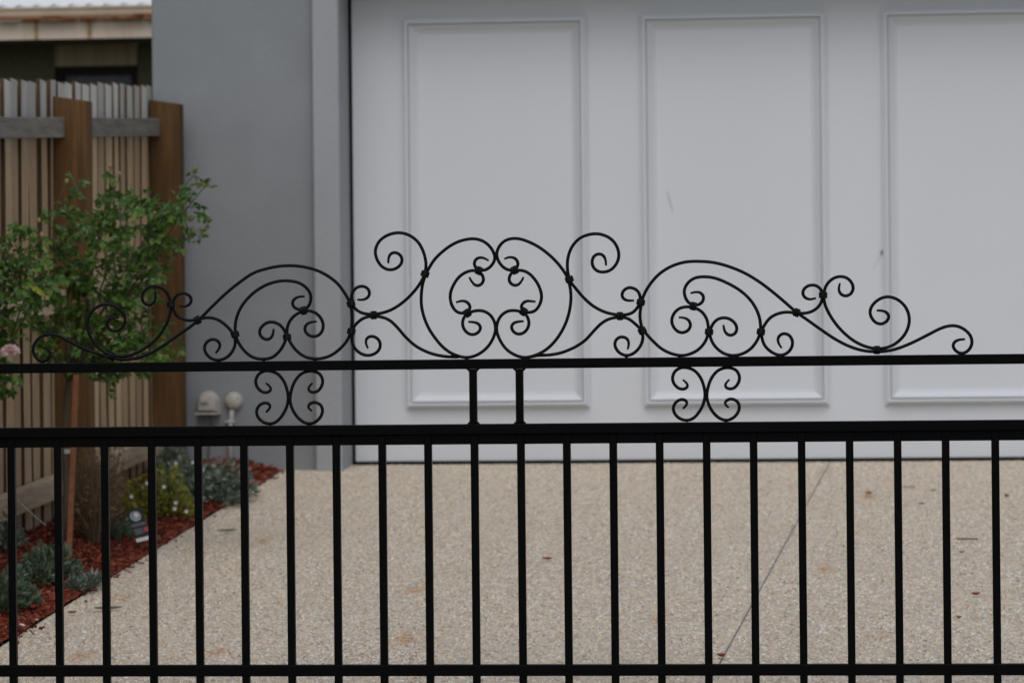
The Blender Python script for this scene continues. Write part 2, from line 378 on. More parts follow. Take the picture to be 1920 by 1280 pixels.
gg = N(t, "ShaderNodeNewGeometry"); t.links.new(ramp(t, gg.outputs["Random Per Island"], [(0, (.025, .009, .007)), (.4, (.12, .022, .012)), (.75, (.23, .042, .02)), (.93, (.33, .085, .045)), (1, (.30, .19, .12))]), b.inputs["Base Color"])
o = link('mulch', g.raw('mulch', mat)); o['kind'] = 'stuff'

# ------------------------------------------------------------------ garage house
FY, PY = 15.335, 15.285           # wall face, pier face
WX0 = at(284, 100, FY).x; PX0 = at(588, 440, PY).x; DX0 = at(656, 440, DY).x
ZT = 4.1
house = thing('garage_house', 'grey rendered garage front with lighter pier and wide white panelled door', 'building', (DX0, DY, gz(DY)))
m = MB().box(WX0, PX0, FY, 24, gz(FY) - .2, ZT); part('wall', m, M['wall'], house, bevel=.012)
RX = DX0 + 4.55
m = MB().box(RX + .6, RX + 1.6, FY, 24, gz(FY) - .2, ZT); part('wall', m, M['wall'], house)
ZL = at(1300, -60, PY).z            # underside of the lintel
m = MB().box(PX0, DX0, PY, 24, gz(PY) - .2, ZT - .003)
part('pier', m, M['pier'], house, bevel=.008)
m = MB().box(RX, RX + .6, PY, 24, gz(PY) - .2, ZT - .003); part('pier', m, M['pier'], house, bevel=.008)
m = MB().box(DX0 + .001, RX - .001, PY + .003, 24, ZL, ZT - .006); part('lintel', m, M['pier'], house)
m = MB().box(WX0 - .1, RX + 1.7, FY - .15, 24.1, ZT + .002, ZT + .16); part('roof', m, M['pier'], house)
# door leaf stops short of the pier and of the ground: dark gaps
zb = at(1000, 863, DY).z
x0, x1 = DX0 + .016, RX - .016
door = part('garage_door', MB().box(x0, x1, DY, DY + .05, zb, ZL - .004 + .0), M['door'], house, bevel=.004)
DL = wloc(door)
m = MB().box(DX0 + .001, x0 - .001, DY + .02, DY + .06, gz(DY) - .1, ZL - .004); part('side_gap', m, M['seal'], door)
m = MB().box(x0, x1, DY + .004, DY + .04, gz(DY) - .08, zb - .001); part('bottom_seal', m, M['seal'], door)
pw = .832
PXS = [at(759, 400, DY).x, at(1204, 400, DY).x, at(1656, 400, DY).x]; PXS.append(PXS[2] + 1.08)
pz0, pz1 = at(930, 764, DY).z, at(930, 34, DY).z
prof = [(0, .0), (0, .003), (.004, .009), (.009, .009), (.037, .038), (.039, .024), (.044, .024), (.046, .040), (.055, .040), (.057, .020), (.068, .016), (.068, 0)]
def frame_side(a, b2, inw):        # a->b outer edge, inw: inward unit vector; mitred ends
    a, b2, inw = Vector(a), Vector(b2), Vector(inw); dirv = (b2 - a).normalized(); mb = MB(); W = .068
    for (u, h) in prof:
        k = W - u                  # distance in from the outer edge
        for P, s in ((a, 1), (b2, -1)): mb.v.append(P + inw * k + dirv * (k * s) + Vector((0, -h, 0)))
    n = len(prof)
    for i in range(n - 1): mb.f.append((2*i, 2*i + 1, 2*i + 3, 2*i + 2))
    mb.f.append(tuple(2*i for i in range(n))); mb.f.append(tuple(2*i + 1 for i in range(n))[::-1])
    return mb
meshes = {}
for px in PXS:
    # the flat field set in each frame
    if 'p' not in meshes: meshes['p'] = MB().box(.066, pw - .066, -.004, .001, pz0 + .066, pz1 - .066).mesh('panel', M['door'])
    link('panel', meshes['p'], door, Vector((px, DY, 0)) - DL)
    cs = [(0, 0, pz0), (pw, 0, pz0), (pw, 0, pz1), (0, 0, pz1)]
    for k, inw in enumerate(((0,0,1), (-1,0,0), (0,0,-1), (1,0,0))):
        if k not in meshes: meshes[k] = frame_side(cs[k], cs[(k + 1) % 4], inw).mesh('moulding', M['door'])
        link('moulding', meshes[k], door, Vector((px, DY - .0005, 0)) - DL)
# dirt streaks / scrape on the door
def scrape(pts, wd, mat, label):
    P = [at(px, py, DY - .005) for px, py in pts]; mb = MB().tube(P, wd, 5, lambda s: .35 + .65 * math.sin(math.pi * min(1, s * .9 + .1)))
    return single('bark_sliver', mb, mat, P[0], label, 'debris')
scrape([(1251, 358), (1255, 374), (1258, 386), (1263, 398)],   .0014, M['pale_sliver'], 'thin brown sliver stuck to the middle white door panel')
c = at(1653, 472, DY - .004)
w_ = thing('cobweb', 'brown husk in a cobweb strand beside the third door panel', 'cobweb', c)
part('husk', MB().lathe([(-.011, .001), (-.005, .005), (.004, .006), (.011, .001)], (.3, 0, 1), at(1653, 472, DY - .0065), 8), M['pale_sliver'], w_, True)
part('strand', MB().tube([at(1652, 476, DY - .004), at(1646, 490, DY - .003), at(1636, 505, DY - .002)], .0007, 4), M['twine'], w_)

# ------------------------------------------------------------------ fittings on the grey wall
c = at(392, 755, FY)
v_ = thing('wall_hood', 'cream hooded meter cover on the grey wall beside the brown fence post', 'fitting', c)
def hood():
    mb = MB(); n = 20
    for (yy, s, zoff) in ((0.0, 1.06, 0), (-.012, 1.06, 0), (-.02, .95, 0), (-.055, .88, 0), (-.068, .74, 0)):
        ring = []
        for k in range(n + 1):
            a = math.pi * k / n; ring.append(Vector((c.x + .047 * s * math.cos(a), FY + yy - .0005, c.z + .0 + .05 * s * math.sin(a))))
        ring = [Vector((c.x + .047 * s * 1.03, FY + yy - .0005, c.z - .042 * s))] + ring + [Vector((c.x - .047 * s * 1.03, FY + yy - .0005, c.z - .042 * s))]
        mb.v += ring
    q = n + 3
    for j in range(4):
        for k in range(q): a = j * q + k; b_ = j * q + (k + 1) % q; mb.f.append((a, b_, b_ + q, a + q))
    mb.f.append(tuple(range(4 * q, 5 * q))); mb.f.append(tuple(range(q))[::-1]); return mb
part('cover', hood(), M['fitting'], v_, bevel=.002)
part('window_tab', MB().box(c.x - .026, c.x + .008, FY - .082, FY - .069, c.z + .002, c.z + .028), M['fitting'], v_, bevel=.003)
part('lip', MB().box(c.x - .053, c.x + .053, FY - .072, FY - .0008, c.z - .052, c.z - .0435), M['fitting'], v_, bevel=.003)
part('cable', MB().tube([Vector((c.x + .012, FY - .03, c.z - .05)), Vector((c.x + .016, FY - .025, c.z - .09)), Vector((c.x + .004, FY - .012, c.z - .16)), Vector((c.x - .01, FY - .01, c.z - .3))], .004, 6), M['fitting_dark'], v_)
c = at(439, 751, FY)
j_ = thing('junction_box', 'round cream junction box on a thin conduit rising from the mulch', 'fitting', c)
part('cap', MB().lathe([(0, .040), (.012, .041), (.03, .036), (.038, .030), (.040, .004)], (0, -1, 0), c, 24), M['fitting'], j_, True)
part('screw', MB().lathe([(0, .004), (.004, .003)], (0, -1, 0), c + Vector((.022, -.036, .012)), 8), M['fitting_dark'], j_)
part('screw', MB().lathe([(0, .004), (.004, .003)], (0, -1, 0), c + Vector((-.02, -.036, -.014)), 8), M['fitting_dark'], j_)
part('conduit', MB().tube([c + Vector((-.008, -.014, -.036)), c + Vector((-.011, -.014, -.07)), Vector((c.x - .017, FY - .014, c.z - .12)), Vector((c.x - .018, FY - .014, gz(FY) - .02))], .0115, 10), M['conduit'], j_, True)
part('saddle', MB().box(c.x - .038, c.x + .004, FY - .028, FY - .001, c.z - .098, c.z - .088), M['conduit'], j_, bevel=.002)

# ------------------------------------------------------------------ neighbour's house over the fence
NY = 22.0
def n(px, py, y=NY): return at(px, py, y)
nb = thing('neighbour_house', 'brown house with rusty cream fascia and pale roof behind the paling fence', 'building', (-6, NY + .8, gz(DY)))
NX0, NX1 = -12.0, -3.55
EY = NY                            # fascia face; the wall sits .7 m behind it
zf0, zf1 = n(140, 73).z, n(140, 38).z
m = MB().box(NX0, NX1, EY, EY + .03, zf0, zf1); part('fascia', m, M['fascia'], nb)
for px in (68, 168): part('fascia_joint', MB().box(n(px, 50).x - .011, n(px, 50).x + .011, EY - .004, EY - .0005, zf0 + .002, zf1 - .002), M['joint_rust'], nb)
zg0, zg1 = n(140, 38).z, n(140, 14).z
# gutter: open trough profile proud of the fascia
mb = MB(); gp = [(.0, zg0 + .004), (-.05, zg0 + .004), (-.07, zg0 + .03), (-.075, zg1 - .02), (-.085, zg1 - .012), (-.085, zg1), (-.065, zg1), (-.06, zg0 + .02), (-.01, zg0 + .012)]
for x in (NX0 - .1, NX1 + .1): mb.v += [Vector((x, EY + .02 + yy, zz)) for yy, zz in gp]
q = len(gp)
for k in range(q): mb.f.append((k, (k + 1) % q, q + (k + 1) % q, q + k))
mb.f.append(tuple(range(q))[::-1]); mb.f.append(tuple(range(q, 2 * q)))
part('gutter', mb, M['gutter'], nb)
# rusted, leaf-filled lower seam of the gutter
mb = MB(); x = NX0
while x < NX1:
    L = random.uniform(.05, .2); mb.box(x, x + L, EY - .066 - random.uniform(.002, .012), EY - .04, zg0 - random.uniform(.0, .008), zg0 + random.uniform(.006, .026)); x += L + random.uniform(-.005, .02)
part('rust_flakes', mb, M['rust'], nb)['kind'] = 'stuff'
# corrugated pale roof sheets rising back from the gutter
mb = MB(); zr = zg1 + .008; dx = .114 / 8; cnt = int((NX1 - NX0) / dx)
for i in range(cnt + 1):
    x = NX0 + i * dx; h = .011 * math.cos(2 * math.pi * i / 8)
    mb.v += [Vector((x, EY - .05, zr + h)), Vector((x, EY + 4.2, zr + h + .70))]
for i in range(cnt): mb.f.append((2*i, 2*i + 2, 2*i + 3, 2*i + 1))
ro = part('roof', mb, M['roof_white'], nb, True); sm = ro.modifiers.new('thick', 'SOLIDIFY'); sm.thickness = .004
WYN = NY + .5
zc = n(140, 73).z + .004
part('soffit', MB().box(NX0, NX1, EY + .031, WYN - .001, zc, zc + .02), M['wall_brown'], nb)
wx0, wx1 = n(103, 110, WYN).x, n(258, 110, WYN).x; zw = n(180, 124, WYN).z; zsill = zw - 1.1
m = MB().box(NX0, wx0, WYN, WYN + .15, gz(DY) - .1, zc + .02).box(wx1, NX1, WYN, WYN + .15, gz(DY) - .1, zc + .02).box(wx0, wx1, WYN, WYN + .15, gz(DY) - .1, zsill)
part('wall', m, M['wall_brown'], nb)
part('cladding_panel', MB().box(wx0 + .003, wx1 - .003, WYN - .012, WYN + .1, zw, zc - .001), M['fibro'], nb)
win = part('window', MB().box(wx0, wx1, WYN + .08, WYN + .11, zsill, zw - .001), M['blind_grey'], nb)
for a, b_ in ((wx0, wx0 + .05), (wx1 - .05, wx1)): part('frame', MB().box(a + .001, b_ - .001, WYN + .02, WYN + .079, zsill, zw - .05), M['reveal_black'], win)
part('frame', MB().box(wx0 + .001, wx1 - .001, WYN + .02, WYN + .079, zw - .049, zw - .002), M['reveal_black'], win)
for xx in (NX0, NX1 - .15): part('wall', MB().box(xx, xx + .15, WYN + .16, WYN + 6, gz(DY) - .1, zc + .02), M['wall_brown'], nb)

# ------------------------------------------------------------------ paling fence
PXF = -2.98                        # driveway-side face of the palings
fence = thing('paling_fence', 'weathered timber paling fence with brown posts along the garden bed', 'fence', (PXF, 13.2, gz(13.2)))
FL = wloc(fence)
FS = .063                          # slope of rails and tops
def topz(y): return at(288, 162, 15.2).z + (y - 15.2) * .0655
random.seed(21)
pm = []
for k in range(6):                 # alike palings share six meshes: local y along the fence, base at z=0
    wv = .113; bow = random.gauss(0, .004); H = 1.0
    mb = MB(); hh = 1.80 + random.gauss(0, .003)
    secs = [0, .5, 1.0, 1.5, hh]
    for zz in secs:
        s = zz / hh; o1 = bow * math.sin(math.pi * s); tw = random.gauss(0, .0015)
        mb.v += [Vector((o1 - .014, -wv / 2, zz)), Vector((o1 + tw, -wv / 2, zz)), Vector((o1 - tw, wv / 2, zz)), Vector((o1 - .014, wv / 2, zz))]
    mb.v[-1].z += random.gauss(0, .004); mb.v[-2].z = mb.v[-1].z
    for j in range(len(secs) - 1):
        for q in range(4): a = j * 4 + q; b_ = j * 4 + (q + 1) % 4; mb.f.append((a, b_, b_ + 4, a + 4))
    mb.f += [(3, 2, 1, 0), tuple(len(mb.v) - 4 + i for i in range(4))]
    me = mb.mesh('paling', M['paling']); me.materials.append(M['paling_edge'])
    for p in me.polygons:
        if abs(p.normal.y) > .7: p.material_index = 1          # sawn edges take a darker brown than the faces
    pm.append(me)
y = 9.0; STEP = .150
while y < 15.25:
    for back in (0, 1):
        yy = y + back * STEP * .5
        if yy > 15.265: continue
        o = link('paling', random.choice(pm), fence,
                 Vector((PXF - back * .036 + random.gauss(0, .0012), yy, topz(yy) - 1.80 + random.gauss(0, .0025) - back * .006)) - FL)
        o.rotation_euler = (random.gauss(0, .003), random.gauss(0, .002), random.gauss(0, .02))
        if not back: o.scale.y = random.uniform(.92, 1.08)
    y += STEP * random.uniform(.94, 1.06)
# posts: camera-side faces at these distances
PD, PL = .135, .11
postY = [13.2 - 2 * 1.94, 13.2 - 1.94, 13.2, 15.13]
tz = [0, 0, at(118, 185, 13.2).z, at(300, 191, 15.13).z]; tz[1] = tz[2] - .12; tz[0] = tz[2] - .24
for py_, z1 in zip(postY, tz):
    mb = MB(); z0 = gz(py_) - .1
    mb.hexa([(PXF + .002, py_, z0), (PXF + PD, py_, z0), (PXF + PD, py_ + PL, z0), (PXF + .002, py_ + PL, z0),
             (PXF + .002, py_, z1 + .010), (PXF + PD, py_, z1 - .010), (PXF + PD, py_ + PL, z1 - .006), (PXF + .002, py_ + PL, z1 + .014)])
    part('post', mb, M['post'], fence, bevel=.004)
def zline(pa, pb, y):              # height of a rail from two photo points on the fence face
    (xa, ya, Ya), (xb, yb, Yb) = pa, pb; za, zb_ = at(xa, ya, Ya).z, at(xb, yb, Yb).z
    return za + (zb_ - za) * (y - Ya) / (Yb - Ya)
rails = [(((50, 240, 12.95), (280, 239, 15.05)), .078, 'railwood'), (((34, 577, 12.75), (272, 511, 15.05)), .078, 'lowrail'), (((30, 926, 12.75), (240, 845, 14.75)), .085, 'lowrail')]
for (pa, pb), hgt, mk in rails:
    for k in range(3):
        ya, yb = postY[k] + PL + .001, postY[k + 1] - .001
        za, zb_ = zline(pa, pb, ya), zline(pa, pb, yb)
        X0, X1 = PXF + .003, PXF + .05
        mb = MB().hexa([(X0, ya, za - hgt/2), (X1, ya, za - hgt/2), (X1, yb, zb_ - hgt/2), (X0, yb, zb_ - hgt/2),
                        (X0, ya, za + hgt/2), (X1, ya, za + hgt/2), (X1, yb, zb_ + hgt/2), (X0, yb, zb_ + hgt/2)])
        part('rail', mb, M[mk], fence, bevel=.003)

# ------------------------------------------------------------------ plants
def leaf(mb, p, d, nrm, L, W, fold=.25):
    d = d.normalized(); s = d.cross(nrm)
    if s.length < 1e-4: s = d.orthogonal()
    s.normalize(); nn = s.cross(d)
    b = p; a1 = p + d * L * .35 + s * W * .5 + nn * W * fold; a2 = p + d * L * .35 - s * W * .5 + nn * W * fold
    c1 = p + d * L * .72 + s * W * .38 + nn * W * fold * .7; c2 = p + d * L * .72 - s * W * .38 + nn * W * fold * .7
    mid = p + d * L * .5; tip = p + d * L - nn * L * .12
    n0 = len(mb.v); mb.v += [b, a1, c1, tip, c2, a2, mid]
    mb.f += [(n0, n0+1, n0+6), (n0+1, n0+2, n0+6), (n0+2, n0+3, n0+6), (n0+3, n0+4, n0+6), (n0+4, n0+5, n0+6), (n0+5, n0, n0+6)]
def rv(): 
    while True:
        v = Vector((random.uniform(-1, 1), random.uniform(-1, 1), random.uniform(-1, 1)))
        if .05 < v.length < 1: return v.normalized()
def compound(mb, p, d, sz):        # a rose leaf: stalk direction d, five leaflets
    d = d.normalized(); up = Vector((0, 0, 1)) + rv() * .7 + Vector((0, -.4, 0)); s = d.cross(up).normalized(); nn = s.cross(d)
    L = sz
    leaf(mb, p + d * L * 1.0, d, nn, L, L * .66)
    for k in (.45, .9):
        for sg in (1, -1): leaf(mb, p + d * L * k + s * sg * L * .1, (d * .5 + s * sg + rv() * .2), nn + rv() * .3, L * (.75 + .25 * k), L * .58)
def sphere(mb, c, r, st=1.0):
    mb.lathe([(-r * st, r * .2), (-r * .6 * st, r * .8), (0, r), (r * .6 * st, r * .75), (r * st, r * .15)], (0, 0, 1), c, 8)
def rose(root, base, crotch, tips, blobs, nleaf, Yc, dep, budpx, seed, extra=None):
    random.seed(seed)
    # trunk
    P = [base, base.lerp(crotch, .35) + Vector((.012, .01, 0)), base.lerp(crotch, .7) + Vector((-.008, 0, 0)), crotch]
    part('trunk', MB().tube(P, .012, 8, lambda s: 1.15 - .3 * s), M['bark'], root, True)
    ends = []
    for (px, py) in tips:
        e = at(px, py, Yc + random.uniform(-dep, dep)); m1 = crotch.lerp(e, .4) + Vector((random.gauss(0, .02), random.gauss(0, .03), .05))
        m2 = crotch.lerp(e, .75) + Vector((random.gauss(0, .02), random.gauss(0, .02), .035))
        pts = []
        for k in range(9):
            s = k / 8; a = crotch.lerp(m1, s); bb = m1.lerp(m2, s); cc = m2.lerp(e, s); pts.append((a.lerp(bb, s)).lerp(bb.lerp(cc, s), s))
        part('cane', MB().tube(pts, .0042, 6, lambda s: 1.1 - .75 * s), M['stem_green'], root, True)
        ends.append(pts)
    fol = MB()
    for pts in ends:               # leaves borne along the canes
        for k in range(3, 9):
            for r_ in range(2):
                p = pts[k] + rv() * .006; compound(fol, p, rv() * .8 + (pts[k] - pts[k - 1]).normalized() * .6, random.uniform(.023, .036))
    tot = sum(b[4] for b in blobs)
    for (cx, cy, rx, ry, wt) in blobs:
        for q in range(int(nleaf * wt / tot)):
            while True:
                u, v2 = random.uniform(-1, 1), random.uniform(-1, 1)
                if u * u + v2 * v2 < 1: break
            # clumped density with gaps
            px, py = cx + u * rx, cy + v2 * ry
            yd = Yc + random.gauss(0, dep * .6)
            if mn.noise(Vector((px / 26., py / 26., yd * 4 + seed))) < random.uniform(-.30, .20): continue
            p = at(px, py, yd); out = (p - at(cx, cy, Yc)); compound(fol, p, rv() + out.normalized() * .7 - Vector((0, .3, .15)), random.uniform(.021, .038))
    part('foliage', fol, M['rose_leaf'], root, raw=True)['kind'] = 'stuff'
    lm = MB(); leaf(lm, Vector((0, 0, 0)), Vector((1, 0, 0)), Vector((0, 0, 1)), .03, .02); me = lm.raw('leaf', M['rose_leaf'])
    rl = wloc(root)
    for k in range(60):
        pts = random.choice(ends); p = pts[random.randint(3, 8)] + rv() * random.uniform(.01, .05)
        o = link('leaf', me, root, p - rl); o.rotation_euler = (random.gauss(0, .7), random.gauss(0, .7), random.uniform(0, 6.28)); s = random.uniform(.7, 1.15); o.scale = (s, s, s)
    bm_ = MB(); sphere(bm_, Vector((0, 0, 0)), .0092, 1.2); bme = bm_.mesh('bud', M['bud'])
    for (px, py) in budpx:
        e = at(px, py, Yc + random.uniform(-.08, .08)); o = link('bud', bme, root, e - rl); s = random.uniform(.7, 1.15); o.scale = (s, s, s)
        near = min((p for pts in ends for p in pts[4:]), key=lambda p: (p - e).length)
        if (near - e).length < .2: part('stalk', MB().tube([near, near.lerp(e, .5) + Vector((0, 0, .008)), e - Vector((0, 0, .007))], .0014, 5), M['stem_green'], root)

b0 = bed(112, 1036); b0.z = bedz(b0.x, b0.y)
rb = thing('rose_bush', 'larger standard rose in front of the brown fence post, leggy stems with tan buds', 'rose bush', b0, 'roses along the paling fence')
rose(rb, b0, at(128, 715, b0.y), [(362, 330), (382, 352), (380, 425), (345, 372), (318, 400), (222, 338), (205, 352), (250, 385), (140, 345), (104, 395), (120, 440), (300, 450),
     (160, 500), (95, 535), (60, 600), (80, 655), (150, 610), (240, 560), (280, 520), (290, 620), (320, 650), (230, 655), (262, 690), (200, 700), (185, 420)],
     [(232, 425, 92, 56, 1.35), (205, 500, 100, 70, 2.3), (185, 585, 112, 72, 2.9), (185, 650, 105, 55, 2.0), (322, 435, 55, 55, .65), (285, 390, 60, 32, .35), (195, 382, 45, 30, .30), (350, 385, 30, 40, .16), (135, 400, 35, 40, .3), (205, 700, 18, 40, .08), (310, 640, 22, 50, .2)],
     640, b0.y + .02, .17, [(366, 320), (374, 349), (384, 348), (358, 410), (381, 430), (388, 440), (326, 427), (125, 340), (207, 312), (224, 326), (290, 400), (163, 535), (80, 445), (360, 430)], 3)
b1 = gnd(-28, 1100); b1.z = bedz(b1.x, b1.y)
r2 = thing('rose_bush', 'smaller rose at the left edge with one pink bloom, partly cut off by the frame', 'rose bush', b1, 'roses along the paling fence')
rose(r2, b1, at(-22, 730, b1.y), [(75, 448), (45, 480), (20, 440), (60, 545), (85, 520), (-10, 590), (5, 650), (-30, 500), (-60, 560), (-20, 420), (25, 700), (-80, 650)],
     [(2, 505, 62, 55, 1.4), (-45, 580, 60, 110, 1.6), (-12, 670, 30, 50, .4), (10, 715, 22, 28, .25), (40, 455, 45, 26, .25), (55, 520, 40, 40, .4)], 230, b1.y, .14,
     [(73, 413), (78, 441), (30, 480), (45, 530), (82, 548), (55, 530), (31, 482)], 11)
# pink bloom and a yellowed leaf on the smaller rose
random.seed(5)
fl = MB(); fc = at(20, 664, b1.y - .12)
for k in range(26):
    a = k * 2.4; el = .2 + 1.1 * k / 26; d = Vector((math.cos(a) * math.cos(el), -abs(math.sin(el)) * .5 + math.sin(a) * math.cos(el) * .6, math.sin(el))); leaf(fl, fc + d * .003, d, rv(), .034, .030, .4)
part('bloom', fl, M['pink_petal'], r2, raw=True)
lf = MB(); leaf(lf, at(55, 535, b1.y - .15), at(92, 560, b1.y - .15) - at(55, 535, b1.y - .15), Vector((.2, -1, .4)), .07, .02); part('yellow_leaf', lf, M['yellow_leaf'], r2, raw=True)
# stake
sb_, st_ = bed(127, 1072), at(143, 702, 11.85)
dv = (st_ - sb_); tp = sb_ + dv * 1.0; h = .0088
mb = MB().hexa([sb_ + Vector(q) for q in ((-h,-h,-.05),(h,-h,-.05),(h,h,-.05),(-h,h,-.05))] + [tp + Vector(q) for q in ((-h,-h,0),(h,-h,0),(h,h,0),(-h,h,0))])
stk = thing('garden_stake', 'red-brown square timber stake beside the rose trunk, slightly leaning', 'stake', sb_)
part('shaft', mb, M['stake'], stk, bevel=.0015)
tie = at(131, 846, 11.82)
part('tie', MB().box(tie.x - .017, tie.x + .017, tie.y - .018, tie.y + .016, tie.z - .008, tie.z + .008), M['twine'], stk, bevel=.003)
# trees ties etc. kept with the stake

def clump(root, c, rx, ry, h, nl, L, W, mat, pname='foliage', up=.6, spr=1.0, seed=1, lob=4):
    random.seed(seed); mb = MB(); stems = MB(); lobes = []
    for k in range(lob):
        a = random.random() * 6.28; rr = random.random() ** .5 * .65; lobes.append((c.x + rx * rr * math.cos(a), c.y + ry * rr * math.sin(a), random.uniform(.55, 1)))
    for k in range(nl):
        lx, ly, hs_ = random.choice(lobes); a = random.random() * 6.28; rr = random.random() ** .5
        x = lx + rx * .55 * rr * math.cos(a); y2 = ly + ry * .55 * rr * math.sin(a)
        z = bedz(min(x, XB), y2) + h * hs_ * (1 - rr * rr * .8) * random.uniform(.35, 1.0) + .004
        d = Vector((math.cos(a) * rr * spr, math.sin(a) * rr * spr, up)) + rv() * .55
        leaf(mb, Vector((x, y2, z)), d, rv() + Vector((0, 0, 1)), L * random.uniform(.6, 1.25), W * random.uniform(.7, 1.2), .2)
    for (lx, ly, hs_) in lobes:
        for q in range(5):
            a = random.random() * 6.28; z0 = bedz(min(lx, XB), ly); r = random.random() * .5
            stems.tube([Vector((lx, ly, z0 - .01)), Vector((lx + rx * .3 * r * math.cos(a), ly + ry * .3 * r * math.sin(a), z0 + h * hs_ * .5)), Vector((lx + rx * .5 * r * math.cos(a), ly + ry * .5 * r * math.sin(a), z0 + h * hs_ * .85))], .002, 5)
    part('stems', stems, M['stem_green'], root)['kind'] = 'stuff'
    part(pname, mb, mat, root, raw=True)['kind'] = 'stuff'
def flowers(root, pts, Y, r, mat):
    for (px, py) in pts:
        c = at(px, py, Y + random.uniform(-.05, .05)); mb = MB()
        for k in range(6):
            a = k * 1.047; d = Vector((math.cos(a), -.35, math.sin(a))); leaf(mb, c, d, Vector((0, -1, 0)), r * 1.25, r * .95, .15)
        part('flower', mb, mat, root, raw=True)
def plant(name, label, cat, px, py, group=None):
    c = bed(px, py); c.z = bedz(min(c.x, XB - .03), c.y); return thing(name, label, cat, c, group), c
r_, c = plant('silver_plant', 'large silvery green mound spilling onto the driveway near the grey wall', 'plant', 362, 932, 'silvery plants in the garden bed')
clump(r_, c + Vector((.02, .05, 0)), .19, .42, .185, 1500, .038, .016, M['silver_leaf'], seed=2, lob=11, up=.35)
clump(r_, c + Vector((.14, -.02, 0)), .07, .14, .10, 300, .034, .010, M['silver_leaf'], 'spilling_foliage', seed=4, lob=3, up=.2)
flowers(r_, [(330, 868), (362, 866), (380, 880)], c.y - .05, .0075, M['petal'])
r_, c = plant('silver_plant', 'tall silvery green plant against the foot of the far brown fence post', 'plant', 330, 902, 'silvery plants in the garden bed')
clump(r_, c, .10, .16, .20, 620, .036, .010, M['silver_leaf'], seed=6, lob=5, up=1.0)
r_, c = plant('lime_plant', 'yellow-green flowering plant with small white flowers beside the plant tag', 'plant', 293, 972)
clump(r_, c, .15, .22, .23, 1200, .026, .015, M['lime_leaf'], seed=8, lob=9)
random.seed(3); flowers(r_, [(247, 930), (328, 953), (350, 958), (330, 942), (206, 935), (308, 912), (276, 905)], c.y - .15, .0075, M['petal'])
r_, c = plant('twiggy_shrub', 'dry brown twiggy shrub with bare stems behind the timber stake', 'shrub', 180, 1015)
random.seed(9); tw = MB(); tl = MB()
for k in range(330):
    a = random.random() * 6.28; r = random.random() ** .5; top = c + Vector((math.cos(a) * .125 * r, math.sin(a) * .22 * r, random.uniform(.10, .36)))
    st = c + Vector((math.cos(a) * .035 * r, math.sin(a) * .07 * r, -.01)); md = st.lerp(top, .5) + rv() * .02
    tw.tube([st, md, top], random.uniform(.0008, .002), 4, lambda s: 1.2 - .8 * s)
    for q in range(4): leaf(tl, st.lerp(top, random.uniform(.35, 1)) + rv() * .012, rv() + Vector((0, 0, .6)), rv(), .018, .006)
part('twigs', tw, M['dry_twig'], r_)['kind'] = 'stuff'; part('dry_leaves', tl, M['dry_twig'], r_, raw=True)['kind'] = 'stuff'
r_, c = plant('dark_shrub', 'small dark green plant just left of the plant tag', 'plant', 222, 1012)
clump(r_, c, .07, .14, .11, 420, .03, .009, M['dark_leaf'], seed=12, lob=4)
r_, c = plant('low_shrub', 'grey-green spreading plant in the mulch left of the stake', 'plant', 72, 1092, 'low plants in the garden bed')
clump(r_, c, .12, .26, .115, 950, .034, .010, M['dark_leaf'], seed=13, lob=7)
r_, c = plant('low_shrub', 'small silvery tuft at the driveway edge in front of the stake', 'plant', 155, 1092, 'low plants in the garden bed')
clump(r_, c, .055, .14, .06, 320, .03, .009, M['silver_leaf'], seed=14, lob=3)
r_, c = plant('low_shrub', 'dull green plant at the bottom left corner of the bed', 'plant', -4, 1143, 'low plants in the garden bed')
clump(r_, c, .10, .24, .13, 800, .036, .011, M['dark_leaf'], seed=15, lob=6)
r_, c = plant('low_shrub', 'pale leafy sprig against the fence foot at the left edge', 'plant', 22, 1040, 'low plants in the garden bed')
clump(r_, c, .05, .12, .15, 160, .034, .012, M['silver_leaf'], seed=16, lob=3, up=1.0)
# plant tag
TY = bed(262, 1016, .04).y - .03
tg = thing('plant_tag', 'black plant label with round picture pushed into the mulch', 'plant label', bed(262, 1018))
A, B_, C_, D_ = at(236, 956, TY + .02), at(264, 950, TY + .02), at(286, 1010, TY - .01), at(257, 1017, TY - .01)   # corners of the card
def card(u, v, h=0):                # point on the card: u across, v down, h lift towards the viewer
    p = A.lerp(B_, u).lerp(D_.lerp(C_, u), v); nr = (B_ - A).cross(D_ - A).normalized()
    if nr.y > 0: nr = -nr
    return p + nr * h
def strip(u0, u1, v0, v1, h0, h1): return MB().hexa([card(u0, v1, h0), card(u1, v1, h0), card(u1, v1, h1), card(u0, v1, h1), card(u0, v0, h0), card(u1, v0, h0), card(u1, v0, h1), card(u0, v0, h1)])
part('card', strip(0, 1, 0, 1, -.002, 0), M['tag_black'], tg)
part('picture', MB().face([card(.47 + .36 * math.cos(k * .3142), .235 + .155 * math.sin(k * .3142), .0012) for k in range(20)]), M['tag_blue'], tg)
part('picture_bloom', MB().face([card(.55 + .15 * math.cos(k * .6283), .2 + .07 * math.sin(k * .6283), .0022) for k in range(10)]), M['pink_petal'], tg)
part('title_band', strip(.04, .96, .44, .54, .0006, .0012), M['tag_grey'], tg)
part('photo_patch', strip(.08, .62, .60, .78, .0006, .0012), M['tag_grey'], tg)
part('red_patch', strip(.68, .97, .60, .74, .0006, .0012), M['tag_red'], tg)
part('foot_strip', strip(.0, 1, .88, .99, .0006, .0012), M['tag_white'], tg)
